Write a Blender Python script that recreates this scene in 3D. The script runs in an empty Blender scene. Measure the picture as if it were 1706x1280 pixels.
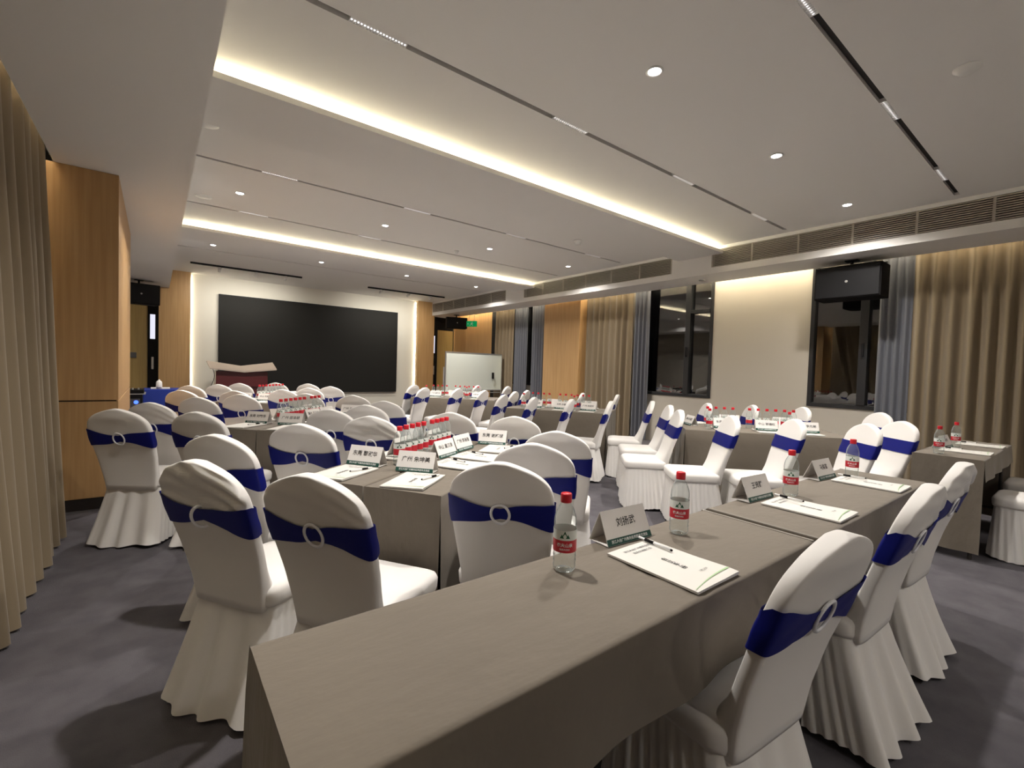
import bpy, bmesh, math, random
from math import sin, cos, pi, radians, atan2, sqrt, exp
from mathutils import Vector, Matrix, noise
random.seed(7)
scn = bpy.context.scene
C = scn.collection

# ------------------------------------------------------------------ camera, world, exposure, lights
FPX = 770.39; YAW, PIT, ROL = radians(37.703), radians(1.9005), radians(1.7985)
f_ = Vector((sin(YAW)*cos(PIT), cos(YAW)*cos(PIT), -sin(PIT)))
r0 = Vector((cos(YAW), -sin(YAW), 0)); u0 = r0.cross(f_)
r_ = cos(ROL)*r0 + sin(ROL)*u0; u_ = -sin(ROL)*r0 + cos(ROL)*u0
cam_d = bpy.data.cameras.new('camera'); cam_d.sensor_fit = 'HORIZONTAL'; cam_d.sensor_width = 36
cam_d.lens = FPX*36/1706; cam_d.clip_start = .02; cam_d.clip_end = 100
cam = bpy.data.objects.new('camera', cam_d); C.objects.link(cam)
M = Matrix.Identity(4)
for i in range(3):
    M[i][0], M[i][1], M[i][2] = r_[i], u_[i], -f_[i]
M[0][3], M[1][3], M[2][3] = 0, 0, 1.31
cam.matrix_world = M
scn.camera = cam

w = bpy.data.worlds.new('night'); scn.world = w; w.use_nodes = True
w.node_tree.nodes['Background'].inputs[0].default_value = (.02, .03, .05, 1)
w.node_tree.nodes['Background'].inputs[1].default_value = .15
vs = scn.view_settings
vs.view_transform = 'Standard'; vs.look = 'None'; vs.gamma = 1; vs.use_curve_mapping = False
vs.exposure = 0.85

WARM = (1, .90, .76)
SPOT_W = 143; COVE = 19.0; POCKET = 30.0; SIDE = 24.0; STAGE_W = 26
DL_X = (.77, 2.53, 4.30, 6.08)
DL_Y = (1.88, 6.27, 9.40, -2.45)  # last row is unseen, added behind the camera to fill the chair backs
def spot(x, y, e, size=150, blend=1.0):
    l = bpy.data.lights.new('downlight_beam', 'SPOT'); l.energy = e; l.color = (1, .95, .90)
    l.spot_size = radians(size); l.spot_blend = blend; l.shadow_soft_size = .05
    o = bpy.data.objects.new('downlight_beam', l); o.location = (x, y, 3.225); C.objects.link(o)
for yy in DL_Y:
    for xx in DL_X:
        spot(xx, yy, SPOT_W*(.55 if yy < 0 else 1))
for xx in (1.05, 1.72, 2.30, 4.55, 5.30, 5.95):      # the track heads wash the stage wall
    l = bpy.data.lights.new('track_beam', 'SPOT'); l.energy = STAGE_W; l.color = (1, .95, .86)
    l.spot_size = radians(120); l.spot_blend = 1; l.shadow_soft_size = .04
    o = bpy.data.objects.new('track_beam', l); C.objects.link(o)
    o.location = (xx, 11.53, 3.10); o.rotation_euler = Vector((0, 1.4, -1.15)).to_track_quat('-Z', 'Y').to_euler()

# ------------------------------------------------------------------ helpers
def tag(o, label=None, cat=None, group=None, kind=None):
    if label: o['label'] = label
    if cat: o['category'] = cat
    if group: o['group'] = group
    if kind: o['kind'] = kind
    return o
def link(name, me, parent=None, loc=None, rotz=None):
    o = bpy.data.objects.new(name, me); C.objects.link(o)
    if parent is not None: o.parent = parent
    if loc is not None: o.location = loc
    if rotz is not None: o.rotation_euler = (0, 0, rotz)
    return o
def empty(name, loc=(0, 0, 0), rotz=0, **k):
    o = link(name, None, None, loc, rotz); o.empty_display_size = .1
    return tag(o, **k)
def mesh(name, bm, mats, smooth=False):
    me = bpy.data.meshes.new(name); bm.to_mesh(me); bm.free()
    for m in (mats if isinstance(mats, (list, tuple)) else [mats]): me.materials.append(m)
    if smooth: me.shade_smooth()
    return me
def bx(bm, x0, x1, y0, y1, z0, z1, bev=0, mi=0):
    r = bmesh.ops.create_cube(bm, size=1)
    vsx = r['verts']
    for v in vsx:
        v.co = Vector(((x0+x1)/2+v.co.x*(x1-x0), (y0+y1)/2+v.co.y*(y1-y0), (z0+z1)/2+v.co.z*(z1-z0)))
    fs = {f for v in vsx for f in v.link_faces}
    for f in fs: f.material_index = mi
    if bev:
        es = {e for v in vsx for e in v.link_edges}
        bmesh.ops.bevel(bm, geom=list(es), offset=bev, segments=2, affect='EDGES', profile=.5)
    return bm
def box(name, x0, x1, y0, y1, z0, z1, m, bev=0, parent=None):
    return link(name, mesh(name, bx(bmesh.new(), x0, x1, y0, y1, z0, z1, bev), m), parent)
def grid_faces(bm, rows, closed=True, mi=0):
    for a, b in zip(rows[:-1], rows[1:]):
        n = len(a)
        for i in range(n if closed else n-1):
            j = (i+1) % n
            try:
                f = bm.faces.new((a[i], a[j], b[j], b[i])); f.material_index = mi
            except ValueError: pass
def lathe(bm, prof, seg=24, c=(0, 0, 0), mi=0):
    rows = []
    for r, z in prof:
        rows.append([bm.verts.new((c[0]+r*cos(2*pi*i/seg), c[1]+r*sin(2*pi*i/seg), c[2]+z)) for i in range(seg)])
    grid_faces(bm, rows, True, mi)
    if prof[0][0] > 1e-5: bm.faces.new(rows[0][::-1]).material_index = mi
    if prof[-1][0] > 1e-5: bm.faces.new(rows[-1]).material_index = mi
    return bm
def tube(bm, p, q, r, r2=None, seg=10, mi=0):
    p, q = Vector(p), Vector(q); d = (q-p).normalized()
    a = d.orthogonal().normalized(); b = d.cross(a)
    r2 = r if r2 is None else r2
    A = [bm.verts.new(p+r*(cos(2*pi*i/seg)*a+sin(2*pi*i/seg)*b)) for i in range(seg)]
    B = [bm.verts.new(q+r2*(cos(2*pi*i/seg)*a+sin(2*pi*i/seg)*b)) for i in range(seg)]
    grid_faces(bm, [A, B], True, mi); bm.faces.new(A[::-1]).material_index = mi; bm.faces.new(B).material_index = mi
    return bm
def path_tube(bm, pts, r, seg=8):
    rows = []
    pts = [Vector(p) for p in pts]
    for i, p in enumerate(pts):
        d = (pts[min(i+1, len(pts)-1)]-pts[max(i-1, 0)]).normalized()
        a = d.cross(Vector((.31, .17, .93))).normalized(); b = d.cross(a)
        rows.append([bm.verts.new(p+r*(cos(2*pi*k/seg)*a+sin(2*pi*k/seg)*b)) for k in range(seg)])
    grid_faces(bm, rows); bm.faces.new(rows[0][::-1]); bm.faces.new(rows[-1])
    return bm
def fix(bm):
    bmesh.ops.recalc_face_normals(bm, faces=bm.faces[:]); return bm
_tc = {}
def text_mesh(s, size, m, spacing=1.0):
    k = (s, size, m.name)
    if k in _tc: return _tc[k]
    cu = bpy.data.curves.new('lettering', 'FONT'); cu.body = s; cu.size = size; cu.align_x = 'CENTER'; cu.align_y = 'CENTER'
    cu.resolution_u = 1; cu.space_character = spacing; cu.offset = size*.012
    ob = bpy.data.objects.new('lettering', cu); C.objects.link(ob)
    me = bpy.data.meshes.new_from_object(ob.evaluated_get(bpy.context.evaluated_depsgraph_get()))
    bpy.data.objects.remove(ob); bpy.data.curves.remove(cu)
    me.name = 'lettering'; me.materials.clear(); me.materials.append(m)
    _tc[k] = me
    return me
def copy_tree(o, parent=None):
    c = o.copy(); C.objects.link(c)
    if parent is not None: c.parent = parent
    for ch in list(o.children): copy_tree(ch, c)
    return c
ORD = ['first', 'second', 'third', 'fourth', 'fifth', 'sixth', 'seventh', 'eighth', 'ninth', 'tenth', 'eleventh', 'twelfth']

# ------------------------------------------------------------------ materials
def mat(name, col, rough=.6, metal=0, spec=.5, bump=None, var=None, sheen=0, emit=None, alpha=None):
    m = bpy.data.materials.new(name); m.use_nodes = True
    nt = m.node_tree; b = nt.nodes['Principled BSDF']
    b.inputs['Base Color'].default_value = (*col, 1); b.inputs['Roughness'].default_value = rough
    b.inputs['Metallic'].default_value = metal; b.inputs['Specular IOR Level'].default_value = spec
    if sheen: b.inputs['Sheen Weight'].default_value = sheen
    if emit:
        b.inputs['Emission Color'].default_value = (*emit[0], 1); b.inputs['Emission Strength'].default_value = emit[1]
    tc = nt.nodes.new('ShaderNodeTexCoord')
    def noise_tex(scale, stretch=(1, 1, 1), detail=4):
        mp = nt.nodes.new('ShaderNodeMapping'); mp.inputs['Scale'].default_value = stretch
        nt.links.new(tc.outputs['Object'], mp.inputs[0])
        n = nt.nodes.new('ShaderNodeTexNoise'); n.inputs['Scale'].default_value = scale; n.inputs['Detail'].default_value = detail
        nt.links.new(mp.outputs[0], n.inputs['Vector'])
        return n
    if var:
        # var = (scale, stretch, second colour)
        n = noise_tex(var[0], var[1]); mx = nt.nodes.new('ShaderNodeMix'); mx.data_type = 'RGBA'
        mx.inputs[6].default_value = (*col, 1); mx.inputs[7].default_value = (*var[2], 1)
        rp = nt.nodes.new('ShaderNodeMapRange'); rp.inputs[1].default_value = .35; rp.inputs[2].default_value = .65
        nt.links.new(n.outputs[0], rp.inputs[0])
        nt.links.new(rp.outputs[0], mx.inputs[0]); nt.links.new(mx.outputs[2], b.inputs['Base Color'])
    if bump:
        n = noise_tex(bump[0], bump[3] if len(bump) > 3 else (1, 1, 1)); bp = nt.nodes.new('ShaderNodeBump')
        bp.inputs['Strength'].default_value = bump[1]; bp.inputs['Distance'].default_value = bump[2]
        nt.links.new(n.outputs[0], bp.inputs['Height']); nt.links.new(bp.outputs[0], b.inputs['Normal'])
    return m
def emitter(name, col, s):
    m = bpy.data.materials.new(name); m.use_nodes = True; nt = m.node_tree
    nt.nodes.remove(nt.nodes['Principled BSDF'])
    e = nt.nodes.new('ShaderNodeEmission'); e.inputs[0].default_value = (*col, 1); e.inputs[1].default_value = s
    nt.links.new(e.outputs[0], nt.nodes['Material Output'].inputs[0]); return m
def clear_plastic(name, tint=(.93, .95, .94)):
    m = bpy.data.materials.new(name); m.use_nodes = True; nt = m.node_tree
    nt.nodes.remove(nt.nodes['Principled BSDF'])
    t = nt.nodes.new('ShaderNodeBsdfTransparent'); t.inputs[0].default_value = (*tint, 1)
    g = nt.nodes.new('ShaderNodeBsdfGlossy'); g.inputs['Roughness'].default_value = .08
    d = nt.nodes.new('ShaderNodeBsdfDiffuse'); d.inputs[0].default_value = (.75, .8, .8, 1)
    lw = nt.nodes.new('ShaderNodeLayerWeight'); lw.inputs[0].default_value = .07
    m1 = nt.nodes.new('ShaderNodeMixShader'); m2 = nt.nodes.new('ShaderNodeMixShader')
    rp = nt.nodes.new('ShaderNodeMapRange'); rp.inputs[1].default_value = .35; rp.inputs[2].default_value = 1; rp.inputs[3].default_value = .09; rp.inputs[4].default_value = .42
    lf = nt.nodes.new('ShaderNodeLayerWeight'); lf.inputs[0].default_value = .5
    nt.links.new(lf.outputs['Facing'], rp.inputs[0]); nt.links.new(rp.outputs[0], m2.inputs[0])
    nt.links.new(lw.outputs['Fresnel'], m1.inputs[0]); nt.links.new(t.outputs[0], m1.inputs[1]); nt.links.new(g.outputs[0], m1.inputs[2])
    nt.links.new(m1.outputs[0], m2.inputs[1]); nt.links.new(d.outputs[0], m2.inputs[2])
    nt.links.new(m2.outputs[0], nt.nodes['Material Output'].inputs[0]); return m

m_ceil = mat('ceiling_paint', (.80, .78, .75), .85)
m_wall = mat('cream_wall', (.57, .525, .445), .7)
m_stagewall = mat('stage_wall_panel', (.74, .71, .62), .6)
m_carpet = mat('carpet', (.118, .110, .120), .95, spec=.2, bump=(260, .5, .01), var=(7, (1, 1, 1), (.092, .085, .095)))
m_wood = mat('honey_oak_veneer', (.56, .345, .155), .42, var=(3.5, (9, 9, .35), (.48, .285, .115)), bump=(60, .06, .01, (6, 6, .2)))
m_door = mat('olive_oak_veneer', (.40, .28, .10), .45, var=(3.5, (9, 9, .35), (.34, .23, .08)))
m_black = mat('black_metal', (.012, .012, .013), .5, spec=.2)
m_blackmat = mat('black_matte', (.010, .009, .009), .8, spec=.12)
m_base = mat('dark_baseboard', (.018, .014, .012), .5)
m_screen = mat('display_surface', (.017, .0165, .0145), .62, spec=.2)
m_slot = mat('track_channel', (.015, .012, .011), .6)
m_grille = mat('grille_metal', (.42, .38, .32), .45)
m_grilleback = mat('grille_shadow', (.05, .045, .04), .9)
m_white = mat('white_plastic', (.82, .81, .79), .4)
m_frame = mat('dark_aluminium', (.022, .023, .025), .35)
m_fabric = mat('white_stretch_fabric', (.77, .745, .71), .72, sheen=.25, bump=(900, .12, .002))
m_navy = mat('navy_satin', (.004, .008, .155), .5, spec=.22)
m_ring = mat('ring_plastic', (.86, .86, .88), .25)
m_leg = mat('chair_leg_metal', (.03, .025, .022), .45)
m_cloth = mat('taupe_tablecloth', (.165, .140, .109), .8, sheen=.15, spec=.25, bump=(6, .24, .03, (1.0, 2.4, 1)))
m_hem = mat('pale_hem', (.24, .22, .19), .85, spec=.1)
m_tabletop = mat('table_board', (.12, .08, .05), .6)
m_paper = mat('white_card', (.78, .75, .71), .6)
m_book = mat('cream_paper', (.66, .64, .59), .6)
m_ink = mat('black_ink', (.02, .018, .018), .6)
m_greyink = mat('grey_ink', (.13, .13, .13), .6)
m_green = mat('dark_green_print', (.012, .075, .055), .5)
m_paleg = mat('pale_green_print', (.36, .55, .28), .5)
m_wink = mat('white_print', (.85, .87, .85), .5)
m_red = mat('red_plastic', (.62, .012, .025), .35)
m_redlabel = mat('red_label', (.55, .014, .03), .4)
m_labelw = mat('white_label', (.74, .78, .74), .4)
m_leaf = mat('green_logo', (.01, .10, .045), .5)
m_clear = clear_plastic('clear_plastic')
m_taupe = mat('taupe_curtain', (.225, .172, .105), .85, sheen=.2, bump=(300, .1, .003))
m_sheer = mat('blue_grey_sheer', (.125, .13, .15), .8, sheen=.2)
m_maroon = mat('maroon_lectern', (.10, .012, .014), .35)
m_blond = mat('blond_veneer', (.52, .43, .35), .5)
m_board = mat('whiteboard_enamel', (.72, .76, .68), .16)
m_alu = mat('aluminium', (.55, .55, .55), .35, metal=.8)
m_bluecloth = mat('blue_cloth', (.008, .03, .27), .6)
m_steelgrey = mat('socket_grey', (.10, .10, .10), .4)
e_cove = emitter('warm_led', (1, .90, .64), COVE)
e_cove2 = emitter('warm_led_dim', (1, .92, .76), COVE*.16)
e_pocket = emitter('pocket_led', (1, .88, .66), POCKET)
e_pocket2 = emitter('pocket_led_dim', (1, .88, .66), POCKET*.9)
e_side = emitter('side_led', (1, .90, .68), SIDE)
e_lamp = emitter('lamp_lens', (1, .95, .9), 16)
e_dot = emitter('module_diode', (1, .95, .95), .8)
e_slit = emitter('lit_door_glass', (.86, .86, 1), .55)
e_exit = emitter('exit_sign_green', (.01, .55, .16), .22)
e_blue = emitter('blue_diode', (.05, .12, 1), 2)
e_track = emitter('track_lens', (1, .95, .88), 3)
# dark window glass: black night behind a reflecting pane
m_glass = bpy.data.materials.new('night_window_glass'); m_glass.use_nodes = True
_b = m_glass.node_tree.nodes['Principled BSDF']
_b.inputs['Base Color'].default_value = (1, 1, 1, 1); _b.inputs['Roughness'].default_value = 0.0
_b.inputs['Transmission Weight'].default_value = 1; _b.inputs['IOR'].default_value = 1.75

# ------------------------------------------------------------------ room shell
XL, XR, YB, YF = -.95, 7.65, -4.8, 13.2
ZC, ZB = 3.25, 2.85
S = lambda o: tag(o, kind='structure')
S(box('floor', XL-.1, XR+.4, YB, YF+.2, -.1, 0, m_carpet))
S(box('wall_back', XL-.1, XR+.4, YB-.1, YB, 0, 3.4, m_wall))
S(box('wall_left', XL-.1, XL, YB, YF+.2, 0, 3.4, m_wall))
# right wall: pieces around the window openings
WZ0, WZ1 = .90, 3.0
wins = [(1.30, 2.74), (4.25, 5.75), (8.8, 9.9)]
bm = bmesh.new()
ys = [YB] + [v for a in wins for v in a] + [YF+.2]
for a, b in zip(ys[0::2], ys[1::2]): bx(bm, XR, XR+.16, a, b, 0, 3.4)
for a, b in wins:
    bx(bm, XR, XR+.16, a, b, 0, WZ0); bx(bm, XR, XR+.16, a, b, WZ1, 3.4)
S(link('wall_right', mesh('wall_right', bm, m_wall)))
# far wall: behind the doors, and the cream stage panel
S(box('wall_front', XL-.1, XR+.2, YF, YF+.1, 0, 3.4, m_wall))
S(box('wall_stage', .60, 6.27, 12.92, 13.1, 0, ZC, m_stagewall))
for n, (a, b, e) in enumerate(((.06, .63, .63), (6.23, 6.78, 6.23))):
    p = S(box('trim_%d' % (n+1), a, b, 12.76, 12.90, 0, ZC, m_wood))
    st = empty('led_strip', (0, 0, 0), label=('vertical warm LED strip beside the lectern end of the stage wall', 'vertical warm LED strip beside the door end of the stage wall')[n], cat='light')
    x0 = .615 if n == 0 else 6.232
    box('diode_line', x0, x0+.013, 12.895, 12.915, .05, 3.2, e_side, parent=st)
S(box('baseboard_front', .63, 6.23, 12.895, 12.925, 0, .07, m_base))
# ceiling: boards between the track slots
SLOT = .022
slots = [1.06, 2.71, 5.42, 7.05, 9.9]
edges = [YB]
for s in slots: edges += [s-SLOT, s+SLOT]
edges.append(YF)
bm = bmesh.new()
for a, b in zip(edges[0::2], edges[1::2]): bx(bm, .24, 6.72, a, b, ZC, ZC+.05)
for s in slots:
    bx(bm, .24, .30, s-SLOT, s+SLOT, ZC, ZC+.05); bx(bm, 6.56, 6.72, s-SLOT, s+SLOT, ZC, ZC+.05)
bx(bm, XL, .24, YB, YF, ZC+.02, ZC+.06); bx(bm, 6.72, XR, YB, YF, ZC+.02, ZC+.06)
S(link('ceiling', mesh('ceiling', bm, m_ceil)))
MX = [(.86, 1.20), (2.42, 2.78), (4.01, 4.35), (5.65, 6.0)]
row_name = ['nearest', 'second', 'third', 'fourth', 'farthest']
for k, s in enumerate(slots):
    S(box('trim_%d' % (k+3), .30, 6.56, s-SLOT, s+SLOT, ZC+.03, ZC+.06, m_slot))
    if k == 4: continue
    for j, (a, b) in enumerate(MX):
        if k == 3 and j > 1: continue
        t = empty('linear_downlight', ((a+b)/2, s, ZC), label='white linear lamp in the %s ceiling slot, %s from the left beam' % (row_name[k], ORD[j]), cat='light', group='linear lamps in ceiling slots')
        L = (b-a)/2
        bm = bmesh.new(); bx(bm, -L, L, -SLOT+.001, SLOT-.001, .004, .028)
        for q in range(19): bx(bm, -L+q*2*L/18-.002, -L+q*2*L/18+.002, -SLOT+.001, SLOT-.001, -.002, .006)
        link('louver', mesh('louver', bm, m_white if k < 2 else m_ceil), t)
        bm = bmesh.new()
        for q in range(18):
            lathe(bm, [(.007, 0), (.005, -.003)], 8, (-L+(q+.5)*2*L/18, 0, .004))
        link('diode_row', mesh('diode_row', fix(bm), e_dot), t)
# beams with LED coves
for k, (ya, yb, nm) in enumerate(((3.62, 4.36, 'nearer'), (7.96, 8.70, 'farther'), (-.72, .02, 'added unseen'))):  # last beam and its strips are unseen, added for ambient fill
    bm = bmesh.new()
    bx(bm, .24, 6.70, ya, yb, 3.13, 3.145)
    bx(bm, .24, 6.70, ya, ya+.02, 3.145, 3.172)
    bx(bm, .24, 6.70, yb-.02, yb, 3.145, 3.172)
    bx(bm, .24, 6.70, yb-.26, yb-.24, 3.145, ZC)
    bx(bm, .24, 6.70, ya+.22, ya+.24, 3.145, ZC)
    S(link('ceiling_beam', mesh('ceiling_beam', bm, m_ceil)))
    t = empty('led_strip', (0, 0, 0), label='long warm LED strip glowing in the cove of the %s ceiling beam' % nm, cat='light')
    box('diode_line', .30, 6.62, ya+.20, ya+.212, 3.165, 3.19, e_cove, parent=t)
    box('diode_line', .30, 6.62, yb-.22, yb-.208, 3.165, 3.18, e_cove2, parent=t)
# bulkheads
S(box('bulkhead', XL+.30, .24, YB, YF, ZB, ZC+.02, m_ceil))
GR = [(-2.2, 3.80), (4.48, 8.33), (9.02, 12.75)]
bm = bmesh.new()
bx(bm, 6.70, 7.35, YB, YF, ZB, 2.945)
bx(bm, 6.80, 7.35, YB, YF, 2.945, ZC+.02)
for a, b in ((YB, -2.2), (3.80, 4.48), (8.33, 9.02), (12.75, YF)): bx(bm, 6.70, 6.80, a, b, 2.945, ZC+.02)
bx(bm, 6.70, 6.80, YB, YF, 3.205, ZC+.02)
S(link('bulkhead', mesh('bulkhead', bm, m_ceil)))
NB = 11
bars_me = {}
for k, (a, b) in enumerate(GR):
    t = empty('air_grille', (6.70, a, 2.945), label=('long horizontal-bar air grille in the bulkhead above the nearest curtain', 'horizontal-bar air grille in the bulkhead between the two ceiling beams', 'short horizontal-bar air grille in the bulkhead closest to the stage')[k], cat='vent')
    L = b-a
    box('backing', .085, .095, .002, L-.002, .002, .258, m_grilleback, parent=t)
    bme = mesh('bar', bx(bmesh.new(), .004, .03, .004, L-.004, 0, .011), m_grille)
    for q in range(NB): link('bar', bme, t, (0, 0, .008+q*.0235))
    mme = mesh('mullion', bx(bmesh.new(), .0, .02, -.012, .012, .002, .258), m_grille)
    nm = max(3, int(round(L/.62)))
    for q in range(nm+1): link('mullion', mme, t, (.002, min(max(q*L/nm, .014), L-.014), 0))
# pocket LEDs above the side walls
for k, (x, nm) in enumerate(((7.39, 'window side'), (XL+.13, 'inner side'))):
    t = empty('led_strip', (0, 0, 0), label='long warm LED strip hidden in the curtain pocket of the %s' % nm, cat='light')
    box('diode_line', x-.012, x+.012, -2.6 if k == 0 else -2.6, 12.6 if k == 0 else 5.1, 3.20, 3.215, e_pocket if k == 0 else e_pocket2, parent=t)

# wood columns
t = S(empty('column_left', (0, 0, 0)))
t.name = 'column_left'
for z0, z1 in ((.10, .922), (.932, ZB)):
    box('panel', XL, -.25, 5.24, 7.6, z0, z1, m_wood, .003, t)
box('baseboard', XL, -.26, 5.25, 7.6, 0, .098, m_base, 0, t)
box('core', XL, -.265, 5.255, 7.59, .09, ZB, m_blackmat, 0, t)
t = S(empty('column_right', (0, 0, 0)))
box('panel', 7.40, XR+.02, 7.20, 8.38, .10, ZB+.2, m_wood, .003, t)
box('baseboard', 7.41, XR+.02, 7.21, 8.37, 0, .10, m_base, 0, t)
# wood panelling on the right wall near the stage
t = S(empty('trim_10', (0, 0, 0)))
for a, b in ((10.80, 11.53), (11.535, 12.26), (12.265, 12.98)):
    box('panel', 7.60, 7.66, a, b, 0, 3.2, m_wood, .002, t)
S(box('trim_11', 7.56, 7.66, 10.55, 10.79, 0, 3.2, m_black))
# far doors (left and right of the stage wall)
for k, (a, b, s0, s1) in enumerate(((-.93, -.13, -.13, .06), (7.03, 7.60, 6.79, 7.03))):
    d = S(empty('door_%d' % (k+1), (0, 0, 0)))
    box('leaf', a, b, 13.02, 13.08, .01, 2.45, m_door, .003, d)
    box('side_leaf', s0, s1, 13.0, 13.06, .01, 3.0, m_blackmat, .003, d)
    c = (s0+s1)/2+(-.01 if k == 0 else -.02)
    box('glass_slit', c-.045, c+.045, 12.985, 13.0, 1.72, 2.26, e_slit, .002, d)
    box('door_handle', c-.02, c+.02, 12.93, 13.0, 1.05, 1.32, m_alu, .006, d)
    box('transom', a, b, 13.03, 13.09, 2.455, 3.2, m_blackmat, 0, d)
tag(box('switch_plate', -.50, -.32, 13.005, 13.02, 1.29, 1.41, m_steelgrey, .004), 'grey switch plate on the wooden door left of the stage', 'switch')

# windows
def window(n, a, b, mull, rail=None):
    t = S(empty('window_%d' % n, (0, 0, 0)))
    F = .055; x0, x1 = XR-.02, XR+.10
    for p in ((a, a+F, WZ0, WZ1), (b-F, b, WZ0, WZ1), (a+F, b-F, WZ0, WZ0+F), (a+F, b-F, WZ1-F, WZ1)):
        box('frame', x0, x1, p[0], p[1], p[2], p[3], m_frame, .004, t)
    box('mullion', x0-.015, x1, mull-.05, mull+.05, WZ0+F, WZ1-F, m_frame, .004, t)
    box('pane', x0+.055, x0+.062, a+F, mull-.05, WZ0+F, WZ1-F, m_glass, 0, t)
    box('pane', x0+.055, x0+.062, mull+.05, b-F, WZ0+F, WZ1-F, m_glass, 0, t)
    bm = bmesh.new(); bx(bm, x0-.05, x0-.015, mull-.012, mull+.012, 1.62, 1.66, .003); bx(bm, x0-.05, x0-.035, mull-.014, mull+.014, 1.64, 1.80, .004)
    h = link('handle', mesh('handle', bm, m_black), t)
    if rail:
        for p in rail: box('sash_rail', x0-.012, x0+.05, p[0], p[1], p[2], p[3], m_frame, .004, t)
    return t
window(1, 1.30, 2.74, 2.08, [(1.36, 2.03, 2.40, 2.47)])
window(2, 4.25, 5.75, 4.72, [(4.31, 4.67, 2.40, 2.46)])
window(3, 8.80, 9.90, 9.30)
t = S(empty('window_4', (0, 0, 0)))
box('pane', XL-.002, XL+.02, 1.85, 3.75, .55, 3.0, m_black, 0, t)
for p in ((1.80, 1.85, .5, 3.05), (3.75, 3.80, .5, 3.05), (1.85, 3.75, .5, .55), (1.85, 3.75, 3.0, 3.05), (2.77, 2.83, .55, 3.0)): box('frame', XL-.002, XL+.04, p[0], p[1], p[2], p[3], m_frame, .003, t)
S(box('exterior_night', XR+.9, XR+.95, 0, 11, -.5, 4, m_blackmat))

# curtains
def curtain(name, x, y0, y1, m, label, wave=.15, amp=.045, ztop=3.12, flare=0.0, seed=0, sgn=1, lean=0.0, gather=0.0):
    rnd = random.Random(seed); L = y1-y0
    n = max(40, int(L/.0125)); ph = rnd.random()*6
    offs = []
    for i in range(n+1):
        y = L*i/n
        q = 2*pi*y/wave+ph+2.4*noise.noise(Vector((y*2.1, seed*3.7, 0)))
        offs.append((y, sin(q)*(.75+.5*noise.noise(Vector((y*3, seed, 5)))), noise.noise(Vector((y*4, seed, 9)))))
    rows = []; bm = bmesh.new(); R = 14
    for j in range(R+1):
        t = j/R; z = ztop+(0.015-ztop)*t
        a = amp*(.55+.45*min(1, t*2.5))
        row = []
        for y, s, e in offs:
            dx = a*(s+.35*sin(3*t+y*5)*e)+.02*t*e
            dy = (y-L/2)*flare*t-y*gather*t
            row.append(bm.verts.new((sgn*dx+lean*t**1.4, y-L/2+dy, z)))
        rows.append(row)
    grid_faces(bm, rows, False)
    o = link(name, mesh(name, bm, m, True), None, (x, (y0+y1)/2, 0))
    return tag(o, label, 'curtain')
curtain('curtain', 7.49, -1.6, 1.56, m_taupe, 'long taupe pleated curtain behind the side table, beside the speaker window', .15, .065, seed=1)
curtain('sheer_curtain', 7.52, 1.56, 1.90, m_sheer, 'narrow blue-grey sheer curtain overlapping the window with the speaker', .085, .03, seed=2)
curtain('curtain', 7.49, 5.86, 7.10, m_taupe, 'taupe pleated curtain between the wood column and the middle window', .15, .05, seed=3)
curtain('sheer_curtain', 7.52, 5.47, 5.83, m_sheer, 'narrow blue-grey sheer curtain beside the middle window and taupe curtain', .09, .03, seed=4)
curtain('curtain', 7.49, 9.66, 10.50, m_taupe, 'taupe pleated curtain behind the whiteboard', .15, .05, seed=5)
curtain('sheer_curtain', 7.52, 9.12, 9.68, m_sheer, 'blue-grey sheer curtain between whiteboard curtain and dark window gap', .09, .03, seed=6)
curtain('sheer_curtain', 7.52, 8.50, 8.98, m_sheer, 'blue-grey sheer curtain next to the wood column by the far window', .09, .03, seed=8)
curtain('curtain', -.72, 2.60, 5.17, m_taupe, 'tall taupe curtain hanging before the wood column at the near corner', .26, .065, seed=9, lean=.17, gather=.26)
curtain('curtain', -.78, -2.4, 1.7, m_taupe, 'taupe curtain along the inner side wall beside the camera position', .2, .055, seed=10)

# LED display, ceiling fixtures
t = empty('led_display', (3.40, 12.90, 0), label='large black LED display wall behind the lectern', cat='screen')
box('panel', -2.20, 2.20, -.045, .0, .55, 2.82, m_screen, 0, t)
bm = bmesh.new()
for p in ((-2.225, -2.2, .525, 2.845), (2.2, 2.225, .525, 2.845), (-2.2, 2.2, .525, .55), (-2.2, 2.2, 2.82, 2.845)): bx(bm, p[0], p[1], -.055, .01, p[2], p[3])
link('frame', mesh('frame', bm, m_black), t)
bm = lathe(bmesh.new(), [(.052, 0), (.056, -.006), (.045, -.010), (.040, -.004)], 24); trim_me = mesh('trim_ring', fix(bm), m_white, True)
bm = lathe(bmesh.new(), [(.042, -.001), (.036, -.008), (.02, -.012)], 24); lens_me = mesh('lens', fix(bm), e_lamp, True)
for j, yy in enumerate(DL_Y):
    for i, xx in enumerate(DL_X):
        t = empty('recessed_downlight', (xx, yy, ZC), label='round recessed ceiling downlight, %s row, %s from the inner beam' % (('nearest', 'middle', 'farthest', 'added unseen')[j], ORD[i]), cat='light', group='recessed ceiling downlights')
        link('trim_ring', trim_me, t); link('lens', lens_me, t)
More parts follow.
